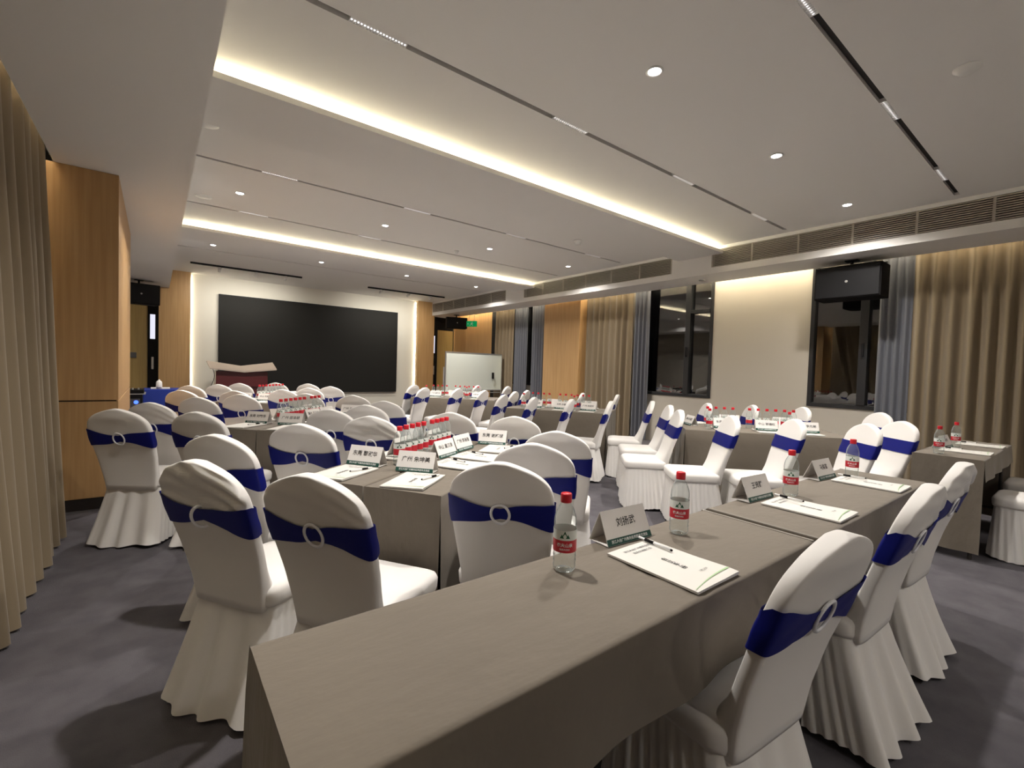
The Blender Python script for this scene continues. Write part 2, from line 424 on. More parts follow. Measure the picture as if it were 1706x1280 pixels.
for k, (a, b, y, xs) in enumerate(((.55, 2.64, 11.36, (1.05, 1.72, 2.30)), (4.21, 6.38, 11.46, (4.55, 5.30, 5.95)))):
    t = empty('ceiling_track', ((a+b)/2, y, ZC), label='black surface track with spot heads near the stage, %s the display' % ('left of', 'right of')[k], cat='light')
    box('rail', -(b-a)/2, (b-a)/2, -.022, .022, -.035, -.002, m_black, 0, t)
    for x in xs:
        bm = bmesh.new(); tube(bm, (x-(a+b)/2, 0, -.035), (x-(a+b)/2, 0, -.07), .012); tube(bm, (x-(a+b)/2, -.03, -.06), (x-(a+b)/2, .06, -.11), .035, .032, 16)
        h = link('spot_head', mesh('spot_head', bm, m_white), t)
        d = Vector((0, .09, -.05)).normalized(); p = Vector((x-(a+b)/2, .06, -.11))+d*.001
        bm = bmesh.new(); tube(bm, p, p+d*.003, .024, .024, 12); link('lens', mesh('lens', bm, e_track), h)
def disc(name, x, y, r, h, label, cat):
    bm = lathe(bmesh.new(), [(r*1.1, 0), (r*1.1, -h*.3), (r*.8, -h*.5), (r*.7, -h), (.001, -h)], 24, (0, 0, 0))
    tag(link(name, mesh(name, fix(bm), m_white, True), None, (x, y, ZC)), label, cat)
disc('smoke_detector', 3.95, .63, .06, .03, 'flat white ceiling disc beside the nearest track slot', 'detector')
disc('smoke_detector', 4.98, 4.95, .055, .06, 'white round smoke detector on the ceiling past the nearer beam', 'detector')
disc('ceiling_speaker', .34, 4.66, .07, .008, 'flat round ceiling speaker beside the inner beam edge', 'speaker')
disc('ceiling_speaker', .45, 6.72, .08, .012, 'small flat round ceiling plate beside the inner beam, middle bay', 'speaker')
disc('sprinkler_head', 3.98, 6.78, .035, .05, 'small sprinkler head on ceiling between middle row downlights', 'sprinkler')
bm = lathe(bmesh.new(), [(.05, 0), (.05, -.008), (.03, -.012), (.001, -.012)], 20)
tag(link('sprinkler_head', mesh('sprinkler_head', fix(bm), m_alu, True), None, (7.05, 4.15, ZB)), 'flat metal sprinkler plate under the bulkhead above the middle window', 'sprinkler')

# loudspeakers
def speaker(loc, rotz, w, h, d, label, tilt=0):
    t = empty('loudspeaker', loc, rotz, label=label, cat='speaker')
    t.rotation_euler = (tilt, 0, rotz)
    bm = bmesh.new(); bx(bm, -w/2, w/2, 0, d, -h, 0, .008); link('cabinet', mesh('cabinet', bm, m_blackmat), t)
    bm = bmesh.new(); bx(bm, -w/2+.015, w/2-.015, -.012, .002, -h+.015, -.015, .006); link('front_grille', mesh('front_grille', bm, m_black), t)
    bm = bmesh.new(); lathe(bm, [(.016, 0), (.016, .004), (.012, .006)], 16)
    for v in bm.verts: v.co = Vector((v.co.x, -.012-v.co.z, v.co.y-h*.5))
    link('badge', mesh('badge', fix(bm), m_alu), t)
    bm = bmesh.new(); tube(bm, (0, d*.5, 0), (0, d*.5, .09), .018); bx(bm, -.07, .07, d*.5-.05, d*.5+.05, .07, .085); bx(bm, -w/2-.01, w/2+.01, d*.5-.015, d*.5+.015, -.0, .012)
    link('bracket', mesh('bracket', bm, m_black), t)
    return t
speaker((6.98, 2.12, 2.765), radians(-90), .72, .42, .34, 'black loudspeaker hanging from bulkhead in front of a window')
speaker((7.02, 11.80, 2.765), radians(-20), .60, .32, .30, 'black loudspeaker hanging near the wooden door beside the whiteboard')
speaker((-.22, 11.80, 2.765), radians(15), .62, .40, .32, 'black loudspeaker hanging above the equipment corner left of the stage')
# exit sign
t = empty('exit_sign', (6.98, 10.95, 2.60), radians(-50), label='small green running-man exit sign hanging from the bulkhead', cat='sign')
box('sign_plate', -.15, .15, -.012, .012, -.155, 0, e_exit, .004, t)
bm = bmesh.new()
def stick(p, q, r): tube(bm, (p[0], -.014, p[1]), (q[0], -.014, q[1]), r, r, 6)
stick((.01, -.055), (-.005, -.09), .010); stick((-.005, -.09), (.03, -.105), .007); stick((.03, -.105), (.025, -.135), .006)
stick((-.005, -.09), (-.03, -.115), .007); stick((-.03, -.115), (-.06, -.115), .006); stick((.01, -.055), (.04, -.075), .006); stick((.01, -.055), (-.03, -.07), .006)
bmesh.ops.create_icosphere(bm, subdivisions=1, radius=.011, matrix=Matrix.Translation((.018, -.014, -.035)))
stick((-.12, -.08), (-.075, -.08), .006); stick((-.12, -.08), (-.10, -.062), .005); stick((-.12, -.08), (-.10, -.098), .005)
link('pictogram', mesh('pictogram', bm, m_wink), t)
for x in (-.09, .09):
    bm = bmesh.new(); tube(bm, (x, 0, 0), (x*.6, 0, .25), .005, seg=6); link('hanger', mesh('hanger', bm, m_alu), t)
tag(box('wall_socket', XR-.012, XR+.002, 5.20, 5.32, .20, .30, m_steelgrey, .004), 'small dark wall socket low on the wall under the middle window', 'socket')

# whiteboard on stand
t = empty('whiteboard', (6.50, 10.0, 0), radians(3), label='mobile whiteboard on a stand before the far curtain', cat='whiteboard')
box('board', -.87, .87, -.012, .012, .74, 1.66, m_board, 0, t)
bm = bmesh.new()
for p in ((-.89, .89, 1.66, 1.685), (-.89, .89, .715, .74), (-.89, -.87, .74, 1.66), (.87, .89, .74, 1.66)): bx(bm, p[0], p[1], -.018, .018, p[2], p[3])
link('frame', mesh('frame', bm, m_alu), t)
box('tray', -.80, .80, -.09, -.015, .66, .675, m_alu, .003, t)
for s in (-1, 1):
    bm = bmesh.new(); tube(bm, (s*.91, .02, .05), (s*.91, .02, 1.30), .018); link('upright', mesh('upright', bm, m_alu), t)
    bm = bmesh.new(); tube(bm, (s*.91, -.30, .07), (s*.91, .30, .07), .018)
    lathe(bm, [(.03, -.01), (.03, .01)], 12, (s*.91, -.28, .035)); lathe(bm, [(.03, -.01), (.03, .01)], 12, (s*.91, .28, .035)); lathe(bm, [(.022, -.035), (.022, .04)], 10, (s*.91, -.28, .035)); lathe(bm, [(.022, -.035), (.022, .04)], 10, (s*.91, .28, .035))
    link('foot', mesh('foot', bm, m_black), t)
bm = bmesh.new(); tube(bm, (-.91, .02, .40), (.91, .02, .40), .014); link('crossbar', mesh('crossbar', bm, m_alu), t)
tag(box('board_eraser', 7.05, 7.09, 9.95, 10.012, 1.03, 1.19, m_blackmat, .006), 'black eraser stuck on the whiteboard surface', 'eraser')

# lectern
t = empty('lectern', (1.56, 12.0, 0), label='maroon lectern with pale winged top in front of the display', cat='lectern')
for s in (-1, 1):
    bm = bmesh.new()
    for y0_ in (0,):
        v = [bm.verts.new(p) for p in ((0, -.32, 1.07), (s*.64, -.36, 1.13), (s*.66, .24, 1.28), (0, .25, 1.18), (0, -.32, 1.04), (s*.64, -.36, 1.105), (s*.66, .24, 1.255), (0, .25, 1.15))]
        for q in ((0, 1, 2, 3), (7, 6, 5, 4), (0, 4, 5, 1), (1, 5, 6, 2), (2, 6, 7, 3), (3, 7, 4, 0)): bm.faces.new([v[i] for i in q])
    link('top_wing', mesh('top_wing', fix(bm), m_blond), t)
box('body', -.52, .48, -.22, .20, .72, 1.06, m_maroon, .006, t)
box('lower_body', -.44, .44, -.16, .16, .05, .72, m_maroon, .006, t)
box('plinth', -.48, .48, -.20, .20, 0, .05, m_base, .004, t)
bm = bmesh.new(); path_tube(bm, [(-.60+.05*sin(k*.5), -.25-.02*k/10, 1.15-.06*k) for k in range(16)], .006); link('cable', mesh('cable', bm, m_black), t)

# equipment corner
t = empty('equipment_rack', (-.40, 9.9, 0), label='black equipment rack with mixer and blue diode left of the stage', cat='rack')
box('cabinet', -.30, .24, -.25, .25, .0, .70, m_black, .005, t)
box('mixer', -.32, .26, -.27, .22, .715, .775, m_blackmat, .006, t)
box('shelf', -.34, .28, -.29, .25, .70, .714, m_alu, .002, t)
for k in range(3): box('amplifier', -.27, .21, -.262, -.25, .10+k*.19, .25+k*.19, m_steelgrey, .004, t)
bm = bmesh.new(); lathe(bm, [(.03, 0), (.022, .012)], 12, (0, 0, 0))
for v in bm.verts: v.co = Vector((v.co.x+.16, -.266-v.co.z, v.co.y+.575))
link('blue_lamp', mesh('blue_lamp', fix(bm), e_blue), t)
for k in range(7):
    bm = bmesh.new(); lathe(bm, [(.012, 0), (.010, .03)], 10, (-.26+k*.075, -.18, .775)); link('knob', mesh('knob', fix(bm), m_alu), t)
t = empty('control_table', (.17, 10.7, 0), label='small control table under a blue cloth left of the lectern', cat='table')
bm = bmesh.new(); bx(bm, -.34, .30, -.28, .28, .0, .74, .01); link('blue_cloth', mesh('blue_cloth', bm, m_bluecloth), t)
tag(box('paper_stack', -.06, .22, 10.50, 10.78, .742, .762, m_paper, .002), 'white papers lying on the blue control table', 'paper')
bm = lathe(bmesh.new(), [(.045, 0), (.047, .02), (.045, .10), (.03, .125), (.014, .13), (.014, .145), (.001, .15)], 20)
tag(link('tea_mug', mesh('tea_mug', fix(bm), m_paper, True), None, (.06, 10.52, .764)), 'white lidded tea mug standing on papers on blue control table', 'mug')

# ------------------------------------------------------------------ banquet chair
def interp(tab, z):
    if z <= tab[0][0]: return tab[0][1]
    for (a, va), (b, vb) in zip(tab[:-1], tab[1:]):
        if z <= b: return va+(vb-va)*(z-a)/(b-a)
    return tab[-1][1]
BW = [(.38, .168), (.50, .182), (.62, .195), (.72, .203), (.80, .205), (.84, .201), (.865, .191), (.885, .178), (.902, .160), (.917, .138), (.930, .110), (.941, .080), (.950, .050), (.956, .026), (.96, .008)]
BY = [(.38, -.178), (.47, -.190), (.60, -.222), (.75, -.270), (.90, -.318), (.96, -.334)]
ZT = .96
def back_pt(z, ph, off=0.0, wr=0.0, sd=0):
    wdt = interp(BW, z)+off; yc = interp(BY, z)
    th = .027*min(1, (wdt/.03)) + off
    c, s = cos(ph), sin(ph)
    ex = .30
    x = wdt*(abs(c)**.50)*(1 if c >= 0 else -1)
    dy = th*(abs(s)**ex)*(1 if s >= 0 else -1)
    if s > 0:                              # front: fabric bridging down to the seat
        dy += max(0, (.62-z)/.22)**2*.09*abs(s)
    else:                                  # rear: soft head pad and a slight hollow under it
        g = exp(-((x/.10)**2+((z-.895)/.035)**2)); dy -= .010*g
        dy += .010*exp(-((x/.13)**2+((z-.60)/.09)**2))
        if wr:
            k = max(0, min(1, (z-.775)/.03))
            q = noise.noise(Vector((x*5+sd, z*6, sd)))
            dy -= wr*k*(sin((z+.32*x+.12*x*x*8)*115+3*q)*(.30+.70*max(0, (x+.1)/.3))*.0085+.014*q)
    return Vector((x, yc+dy, z))
def back_mesh(wr=0.0, sd=0):
    bm = bmesh.new(); n = 40
    zs = [.38+.40*i/12 for i in range(13)]+[.78+.18*sin(pi/2*i/(16 if not wr else 24)) for i in range(1, 17 if not wr else 25)]
    if wr: n = 64
    rows = [[bm.verts.new(back_pt(z, 2*pi*i/n, 0, wr, sd)) for i in range(n)] for z in zs]
    grid_faces(bm, rows); bm.faces.new(rows[-1]); bm.faces.new(rows[0][::-1])
    return mesh('back_cover', fix(bm), m_fabric, True)
def sash_mesh(sd=0):
    bm = bmesh.new(); n = 72; rows = []
    for j in range(6):
        row = []
        for i in range(n):
            ph = 2*pi*i/n; p = back_pt(.745, ph)
            h = .052
            tw = 0
            if sin(ph) < 0.05:
                q = min(1, abs(p.x)/.19); h = .022+.036*q**1.15
                tw = .006*sin(p.x*24+sd)
            z = .752+(j/5-.5)*2*h+tw-.012*(p.x/.2)*(.4 if sd else .0)
            crease = .0022*sin(j*2.3+p.x*30)
            row.append(bm.verts.new(back_pt(z, ph, .0045+abs(crease))))
        rows.append(row)
    grid_faces(bm, rows)
    return mesh('sash', fix(bm), m_navy, True)
def ring_mesh(edge=False):
    bm = bmesh.new(); rows = []
    for i in range(28):
        a = 2*pi*i/28; row = []
        for k in range(8):
            b = 2*pi*k/8
            R = .036+.0055*cos(b)
            p = Vector((R*cos(a), -.0045*sin(b), R*1.12*sin(a)))
            if edge: p = Vector((p.x*.12-p.y, p.x*.9, p.z))
            row.append(bm.verts.new(p+Vector((0, interp(BY, .750+p.z)-.0345, .750))))
        rows.append(row)
    rows.append(rows[0]); grid_faces(bm, rows)
    return mesh('ring_buckle', fix(bm), m_ring, True)
def rrect(x0, x1, y0, y1, r, n):
    segs = []
    L = [(x1-x0-2*r), pi*r/2, (y1-y0-2*r), pi*r/2]*2
    tot = sum(L); pts = []
    for i in range(n):
        s = tot*i/n; k = 0
        while s > L[k]: s -= L[k]; k += 1
        if k == 0: p = (x0+r+s, y0); d = (0, -1)
        elif k == 1: a = -pi/2+s/r; p = (x1-r+r*cos(a), y0+r+r*sin(a)); d = (cos(a), sin(a))
        elif k == 2: p = (x1, y0+r+s); d = (1, 0)
        elif k == 3: a = s/r; p = (x1-r+r*cos(a), y1-r+r*sin(a)); d = (cos(a), sin(a))
        elif k == 4: p = (x1-r-s, y1); d = (0, 1)
        elif k == 5: a = pi/2+s/r; p = (x0+r+r*cos(a), y1-r+r*sin(a)); d = (cos(a), sin(a))
        elif k == 6: p = (x0, y1-r-s); d = (-1, 0)
        else: a = pi+s/r; p = (x0+r+r*cos(a), y0+r+r*sin(a)); d = (cos(a), sin(a))
        pts.append((p, d, i/n))
    return pts
def seat_mesh():
    bm = bmesh.new(); n = 64; rows = []
    lev = [(.395, 0), (.41, .004), (.445, .006), (.462, .0), (.472, -.018), (.478, -.05), (.482, -.11)]
    for z, o in lev:
        rr = rrect(-.198-o, .198+o, -.185-o, .198+o, max(.012, .045+o*.5), n)
        rows.append([bm.verts.new((p[0], p[1], z)) for p, d, s in rr])
    grid_faces(bm, rows); bm.faces.new(rows[-1]); bm.faces.new(rows[0][::-1])
    return mesh('seat_cover', fix(bm), m_fabric, True)
def skirt_mesh(sd=0, fl=.075):
    bm = bmesh.new(); n = 168; rows = []; R = 7
    rnd = random.Random(sd)
    for j in range(R+1):
        t = j/R; e = t**1.15
        rr = rrect(-.192-.036*e, .192+.036*e, -.178-fl*e, .190+.018*e, .05, n)
        row = []
        for p, d, s in rr:
            rear = max(0, -d[1])
            fine = sin(2*pi*s*42+sd+2.6*noise.noise(Vector((s*14, sd, 0))))*(.65+.7*noise.noise(Vector((s*20, sd, 11))))
            broad = sin(2*pi*s*(21 if fl < .1 else 13)+sd*2+2.6*noise.noise(Vector((s*11, sd, 3))))*(.6+.8*noise.noise(Vector((s*13, sd, 12))))
            a = .0015+(.0105 if fl < .1 else .0125)*t**.8
            off = a*(fine*(1-rear)*.85+broad*(rear*(.75 if fl < .1 else 1.7)+.25)) + .012*t*noise.noise(Vector((s*9, sd, 7)))
            corner = (.004 if fl < .1 else .034)*e*rear*max(0, (abs(p[0])-.16)/.08)
            z = .415-(.415-.022)*t
            z += t*t*(.022*noise.noise(Vector((s*7, sd, 1)))+.003*broad)
            row.append(bm.verts.new((p[0]+d[0]*off, p[1]+d[1]*off-corner, max(.006, z))))
        rows.append(row)
    grid_faces(bm, rows)
    return mesh('skirt', fix(bm), m_fabric, True)
back_me = [back_mesh(), back_mesh(1.0, 3), back_mesh(.45, 8)]
sash_me = [sash_mesh(0), sash_mesh(1)]
ring_me = [ring_mesh(), ring_mesh(True)]
seat_me = seat_mesh(); skirt_me = [skirt_mesh(1), skirt_mesh(2), skirt_mesh(5, .125), skirt_mesh(9, .125)]
legs_me = []
for sx in (-1, 1):
    for sy, (ya, yb) in ((-1, (-.15, -.215)), (1, (.16, .185))):
        bm = bmesh.new(); tube(bm, (sx*.16, ya, .39), (sx*.175, yb, .0), .012, .010, 8); legs_me.append(mesh('leg', bm, m_leg, True))
def chair(x, y, yaw, label, group, var=(0, 0, 0, 0)):
    a = radians(yaw)
    t = empty('banquet_chair', (x-.03*sin(a), y-.03*cos(a), 0), -a, label=label, cat='chair', group=group)
    link('back_cover', back_me[var[0]], t); link('seat_cover', seat_me, t); link('skirt', skirt_me[var[1]], t)
    link('sash', sash_me[var[2]], t); link('ring_buckle', ring_me[var[3]], t)
    for m in legs_me: link('leg', m, t)
    return t
IS = {'A': 'nearest left table island', 'B': 'middle left table island', 'C': 'farthest left table island',
      'D': 'nearest window table island', 'E': 'middle window table island', 'F': 'farthest window table island'}
CH = [
 # group, x, y, yaw, label, variants
 ('A', 0.688, 1.732, 57, 'white-covered chair with navy sash and clear ring, close to the grey table corner', (2, 2, 0, 0)),
 ('A', 0.414, 2.134, 57, 'white-covered chair with wrinkled back cover and sash ring turned sideways', (1, 3, 1, 1)),
 ('A', 0.501, 2.793, 50, 'white-covered chair directly behind the chair with the wrinkled back', (0, 2, 0, 0)),
 ('A', 0.910, 3.073, 45, 'white-covered chair whose ring shows beside the two front name cards', (0, 1, 1, 0)),
 ('A', 1.415, 3.323, 45, 'white-covered chair just behind the leftmost front name card, nearest left island', (2, 0, 0, 0)),
 ('A', 2.081, 3.352, 48, 'white-covered chair behind the bottle row of the nearest left island', (0, 1, 1, 0)),
 ('A', 1.297, 1.629, 48, 'white-covered chair with centred ring, nearest of the row behind foreground bottle', (0, 3, 0, 0)),
 ('A', 1.700, 1.912, 48, 'white-covered chair, second in the row behind the foreground bottle', (0, 1, 0, 0)),
 ('A', 2.105, 2.182, 48, 'white-covered chair, third in the row behind the foreground bottle', (0, 0, 0, 0)),
 ('A', 2.366, 2.943, 45, 'white-covered chair behind the far-end name card of the nearest left island', (0, 1, 1, 0)),
 ('B', 0.000, 4.350, 35, 'white-covered chair with navy sash standing alone before the wood column', (0, 3, 0, 0)),
 ('B', 0.200, 4.850, 40, 'white-covered chair partly behind the lone chair by the wood column', (2, 1, 1, 0)),
 ('B', 0.474, 3.960, 45, 'white-covered chair at the near end of the middle left island', (0, 2, 0, 0)),
 ('B', 0.550, 5.400, 42, 'white-covered chair, first along the far side of the middle left island', (0, 1, 0, 0)),
 ('B', 0.928, 5.742, 40, 'white-covered chair behind the upright name card of the middle left island', (0, 0, 0, 0)),
 ('B', 1.312, 3.887, 45, 'white-covered chair, first along the aisle side of the middle left island', (0, 3, 1, 0)),
 ('B', 1.700, 4.188, 45, 'white-covered chair, second along the aisle side of the middle left island', (0, 0, 0, 0)),
 ('B', 2.015, 4.554, 45, 'white-covered chair, third along the aisle side of the middle left island', (0, 1, 0, 0)),
 ('B', 1.980, 5.427, 40, 'white-covered chair before the cream wall at far end of middle left island', (0, 0, 0, 0)),
 ('B', 1.575, 5.794, 40, 'white-covered chair behind the red bottle caps of the middle left island', (2, 1, 0, 0)),
 ('C', 0.464, 6.552, 40, 'white-covered chair beside the blue control cloth, nearer of an overlapping pair', (0, 2, 0, 0)),
 ('C', 0.592, 7.641, 40, 'white-covered chair beside the blue control cloth, farther of an overlapping pair', (0, 1, 0, 0)),
 ('C', 0.943, 7.999, 40, 'white-covered chair, second along the lectern side of the farthest left island', (0, 0, 0, 0)),
 ('C', 0.957, 6.396, 40, 'white-covered chair at the near end of the farthest left island', (0, 3, 0, 0)),
 ('C', 1.250, 8.400, 40, 'white-covered chair in front of the maroon lectern', (0, 0, 0, 0)),
 ('C', 1.505, 6.636, 40, 'white-covered chair with creased round top behind the middle island bottle caps', (2, 2, 0, 0)),
 ('C', 1.800, 8.650, 40, 'white-covered chair at the far end of the farthest left island', (0, 0, 0, 0)),
 ('C', 2.220, 8.330, 40, 'white-covered chair at the far outer corner of the farthest left island', (0, 1, 0, 0)),
 ('C', 1.910, 7.020, 40, 'white-covered chair, second along the aisle side of the farthest left island', (0, 0, 0, 0)),
 ('C', 2.320, 7.440, 40, 'white-covered chair with visible sash below the display, farthest left island', (0, 1, 0, 0)),
 ('D', 4.300, 3.250, -45, 'white-covered chair behind its twin at the stage end of nearest window island', (0, 0, 0, 0)),
 ('D', 3.820, 2.820, -45, 'white-covered chair, front of two at the stage end of nearest window island', (0, 1, 0, 0)),
 ('D', 3.742, 2.254, -47, 'white-covered chair, second along the aisle side of the nearest window island', (0, 0, 0, 0)),
 ('D', 4.036, 1.862, -47, 'white-covered chair, third along the aisle side of the nearest window island', (0, 1, 0, 0)),
 ('D', 4.278, 1.423, -47, 'white-covered chair behind the farthest bottle of the long grey table', (0, 3, 0, 0)),
 ('D', 4.901, 1.326, -50, 'white-covered chair with seat showing beside the side table', (0, 2, 0, 0)),
 ('D', 6.000, 1.750, -50, 'white-covered chair behind the pair at the curtain end of nearest window island', (0, 0, 0, 0)),
 ('D', 5.190, 3.300, -45, 'white-covered chair by the wall, behind four bottles of the nearest window island', (0, 1, 0, 0)),
 ('D', 5.530, 2.910, -45, 'white-covered chair by the wall, behind six bottles of the nearest window island', (0, 0, 0, 0)),
 ('D', 5.920, 2.490, -47, 'white-covered chair under the speaker window, wall side of nearest island', (0, 1, 0, 0)),
 ('E', 3.494, 5.243, -33, 'white-covered chair at the front stage end of the middle window island', (0, 0, 0, 0)),
 ('E', 3.608, 4.753, -33, 'white-covered chair, first along the aisle side of the middle window island', (0, 1, 0, 0)),
 ('E', 3.860, 4.343, -33, 'white-covered chair, second along the aisle side of the middle window island', (0, 0, 0, 0)),
 ('E', 4.135, 3.948, -33, 'white-covered chair, third along the aisle side of the middle window island', (0, 1, 0, 0)),
 ('E', 4.721, 3.784, -40, 'white-covered chair before the taupe curtain, near end of middle window island', (0, 2, 0, 0)),
 ('E', 5.190, 5.420, -33, 'white-covered chair, edge-on behind name card, wall side of middle window island', (0, 1, 0, 0)),
 ('E', 5.480, 4.960, -33, 'white-covered chair, second along the wall side of the middle window island', (0, 0, 0, 0)),
 ('E', 4.208, 5.911, -33, 'white-covered chair, middle one at the stage end of the middle window island', (0, 1, 0, 0)),
 ('E', 4.700, 6.220, -33, 'white-covered chair, wall side corner at stage end of the middle window island', (0, 0, 0, 0)),
 ('F', 3.570, 8.100, -33, 'white-covered chair behind the stage end of the farthest window island', (0, 1, 0, 0)),
 ('F', 3.278, 7.110, -33, 'white-covered chair, first along the aisle side of the farthest window island', (0, 0, 0, 0)),
 ('F', 3.752, 6.840, -33, 'white-covered chair, second along the aisle side of the farthest window island', (0, 1, 0, 0)),
 ('F', 3.892, 6.289, -33, 'white-covered chair, third along the aisle side of the farthest window island', (0, 0, 0, 0)),
 ('F', 4.857, 7.936, -33, 'white-covered chair in front of the whiteboard, wall side of farthest window island', (0, 2, 0, 0)),
 ('F', 5.340, 7.594, -33, 'white-covered chair before the far curtain, wall side of farthest window island', (0, 0, 0, 0)),
 ('R', 1.280, 0.720, 5, 'large white-covered chair pushed under the near part of the long grey table', (0, 3, 0, 0)),
 ('R', 2.130, 0.719, 2, 'white-covered chair with creased top, middle of three along the long grey table', (2, 2, 0, 0)),
 ('R', 2.860, 0.740, 3, 'white-covered chair at the far end of the long grey table', (1, 3, 0, 0)),
 ('G', 5.180, 0.340, 0, 'white-covered chair at the near place of the side table by the curtain', (0, 2, 0, 0)),
 ('G', 5.980, 0.360, 0, 'white-covered chair at the far place of the side table by the curtain', (0, 3, 0, 0)),
]
GN = {'R': 'chairs along the long grey table', 'G': 'chairs at the side table'}
for g, x, y, yw, lb, v in CH:
    chair(x, y, yw, lb, GN.get(g) or 'chairs around the '+IS[g], v)

# ------------------------------------------------------------------ tables
TZ = .75
def cloth_mesh(L, D, df, db, dl, dr, sd=0, inner=0):
    bm = bmesh.new(); nx = max(24, int(L/.02))
    prof = []
    for k in range(7): prof.append((0, TZ-df+(df-.008)*k/6, 1-k/6, -1))
    prof += [(.003, TZ-.002, 0, -1)]
    for k in range(17): prof.append((.012+(D-.024)*k/16, TZ, 0, 0))
    prof += [(D-.003, TZ-.002, 0, 1)]
    for k in range(7): prof.append((D, TZ-.008-(db-.008)*k/6, k/6, 1))
    rows = []
    for i in range(nx+1):
        x = L*i/nx; row = []
        for (y, z, t, s) in prof:
            nv = noise.noise(Vector((x*3.2+sd, y*2, z*2)))
            if s:
                wv = .008*sin(x*2*pi/.42+sd)+.012*noise.noise(Vector((x*4, sd, s)))
                y2 = y+s*(.002+t*(.004 if inner == s else .012+wv)); z2 = z+.004*nv*t+(.004*noise.noise(Vector((x*5, sd, 2)))*(t > .9))
            else:
                y2 = y; dg = noise.noise(Vector((x*3+y*2, y*9-x*3.5, sd+3)))
                z2 = z+.0012*nv-.0055*max(0, .10-abs(dg))/.10*max(0, noise.noise(Vector((x*1.7, y*2, sd+8)))+.35)
            row.append(bm.verts.new((x, y2, z2)))
        rows.append(row)
    grid_faces(bm, rows, False)
    for (x0, sg, dd) in ((0, -1, dl), (L, 1, dr)):
        rows = []
        for j in range(9):
            t = j/8; row = []
            for k in range(15):
                y = -.004+(D+.008)*k/14
                wv = .006*sin(y*2*pi/.22+sd)+.012*noise.noise(Vector((y*6, sd, sg*2)))
                row.append(bm.verts.new((x0+sg*(.003*min(1, t*8)+t*(.012+wv)*(1 if dd > .3 else .0)), y, TZ-.001-(dd-.001)*t+.003*wv)))
            rows.append(row)
        grid_faces(bm, rows, False)
    return mesh('tablecloth', fix(bm), m_cloth, True)
def table(nm, x, y, ang, L, D, drops, label, clabel, under, sd=0, inner=0):
    c = link('tablecloth', cloth_mesh(L, D, *drops, sd=sd, inner=inner), None, (x, y, 0), ang); tag(c, clabel, 'tablecloth')
    if under:
        t = empty('folding_table', (x, y, 0), ang, label=label, cat='table')
        box('tabletop', .015, L-.015, .015, D-.015, .715, .742, m_tabletop, .003, t)
        for sx in (.045, L-.045):
            for sy in (.05, D-.05):
                bm = bmesh.new(); tube(bm, (sx, sy, 0), (sx, sy, .715), .014); link('leg', mesh('leg', bm, m_leg), t)
            bm = bmesh.new(); tube(bm, (sx, .05, .15), (sx, D-.05, .15), .010); link('stretcher', mesh('stretcher', bm, m_leg), t)
table('F1', .15, .60, 0, 1.655, .41, (.215, .70, .69, .20), 'folding table under the near part of the long grey cloth row', 'taupe grey cloth on the large foreground table with one open corner', True, 1)
table('F2', 1.832, .60, 0, 1.568, .41, (.215, .70, .20, .24), 'folding table under the far part of the long grey cloth row', 'taupe grey cloth on the second long table beyond the seam', True, 2)
table('G', 4.755, .535, 0, 1.50, .40, (.16, .68, .69, .69), 'folding table under the cloth of the side table by the curtain', 'taupe grey cloth on the side table before the long taupe curtain', True, 3)
cl1, cl2 = bpy.data.objects['tablecloth'], bpy.data.objects['tablecloth.001']
hem_me = mesh('hem', bx(bmesh.new(), -.007, .007, .0, .41, -.002, .0022, .0015), m_hem)
link('hem', hem_me, cl1, (1.646, 0, TZ)); link('hem', hem_me, cl2, (.009, 0, TZ))
class Isl:
    def __init__(s, x, y, ang, L, mirror):
        s.o = Vector((x, y)); a = radians(ang); s.u = Vector((cos(a), sin(a)))
        s.n = Vector((-sin(a), cos(a))); s.ang = a; s.L = L
    def at(s, a, o): return s.o+s.u*a+s.n*o
W2 = .41
ISL = {'A': Isl(.98, 1.75, 34, 1.45, 0), 'B': Isl(.93, 3.92, 45, 1.45, 0), 'C': Isl(1.2, 6.7, 45, 1.45, 0),
       'D': Isl(4.27, 2.62, -50.3, 1.5, 1), 'E': Isl(3.98, 5.30, -58.7, 1.45, 1), 'F': Isl(3.60, 7.58, -45.4, 1.5, 1)}
for k, I in ISL.items():
    for j in range(2):
        W2 = .385 if k in 'ABC' else .41
        p = I.at(0, j*(W2+.016))
        side = ('aisle side', 'far side') if k in 'ABC' else ('aisle side', 'wall side')
        table(k, p.x, p.y, I.ang, I.L, W2, (.70, .70, .70, .70), '', 'taupe grey cloth on the %s half of the %s' % (side[j], IS[k]), False, 5+j+ord(k), (1, -1)[j])

# ------------------------------------------------------------------ name cards, booklets, pens
CL, CD, CHH = .208, .088, .102
def card_mesh():
    bm = bmesh.new(); e = .0016
    out = [(-CD/2, 0), (CD/2, 0), (0, CHH)]; inn = [(-CD/2+e*2.2, e), (CD/2-e*2.2, e), (0, CHH-e*3)]
    A = [[bm.verts.new((x, p[0], p[1])) for p in out] for x in (-CL/2, CL/2)]
    B = [[bm.verts.new((x, p[0], p[1])) for p in inn] for x in (-CL/2, CL/2)]
    for i in range(3):
        j = (i+1) % 3
        bm.faces.new((A[0][i], A[0][j], A[1][j], A[1][i])); bm.faces.new((B[0][i], B[1][i], B[1][j], B[0][j]))
        bm.faces.new((A[0][i], B[0][i], B[0][j], A[0][j])); bm.faces.new((A[1][i], A[1][j], B[1][j], B[1][i]))
    return mesh('folded_card', fix(bm), m_paper)
card_me = card_mesh()
TILT = atan2(CD/2, CHH)
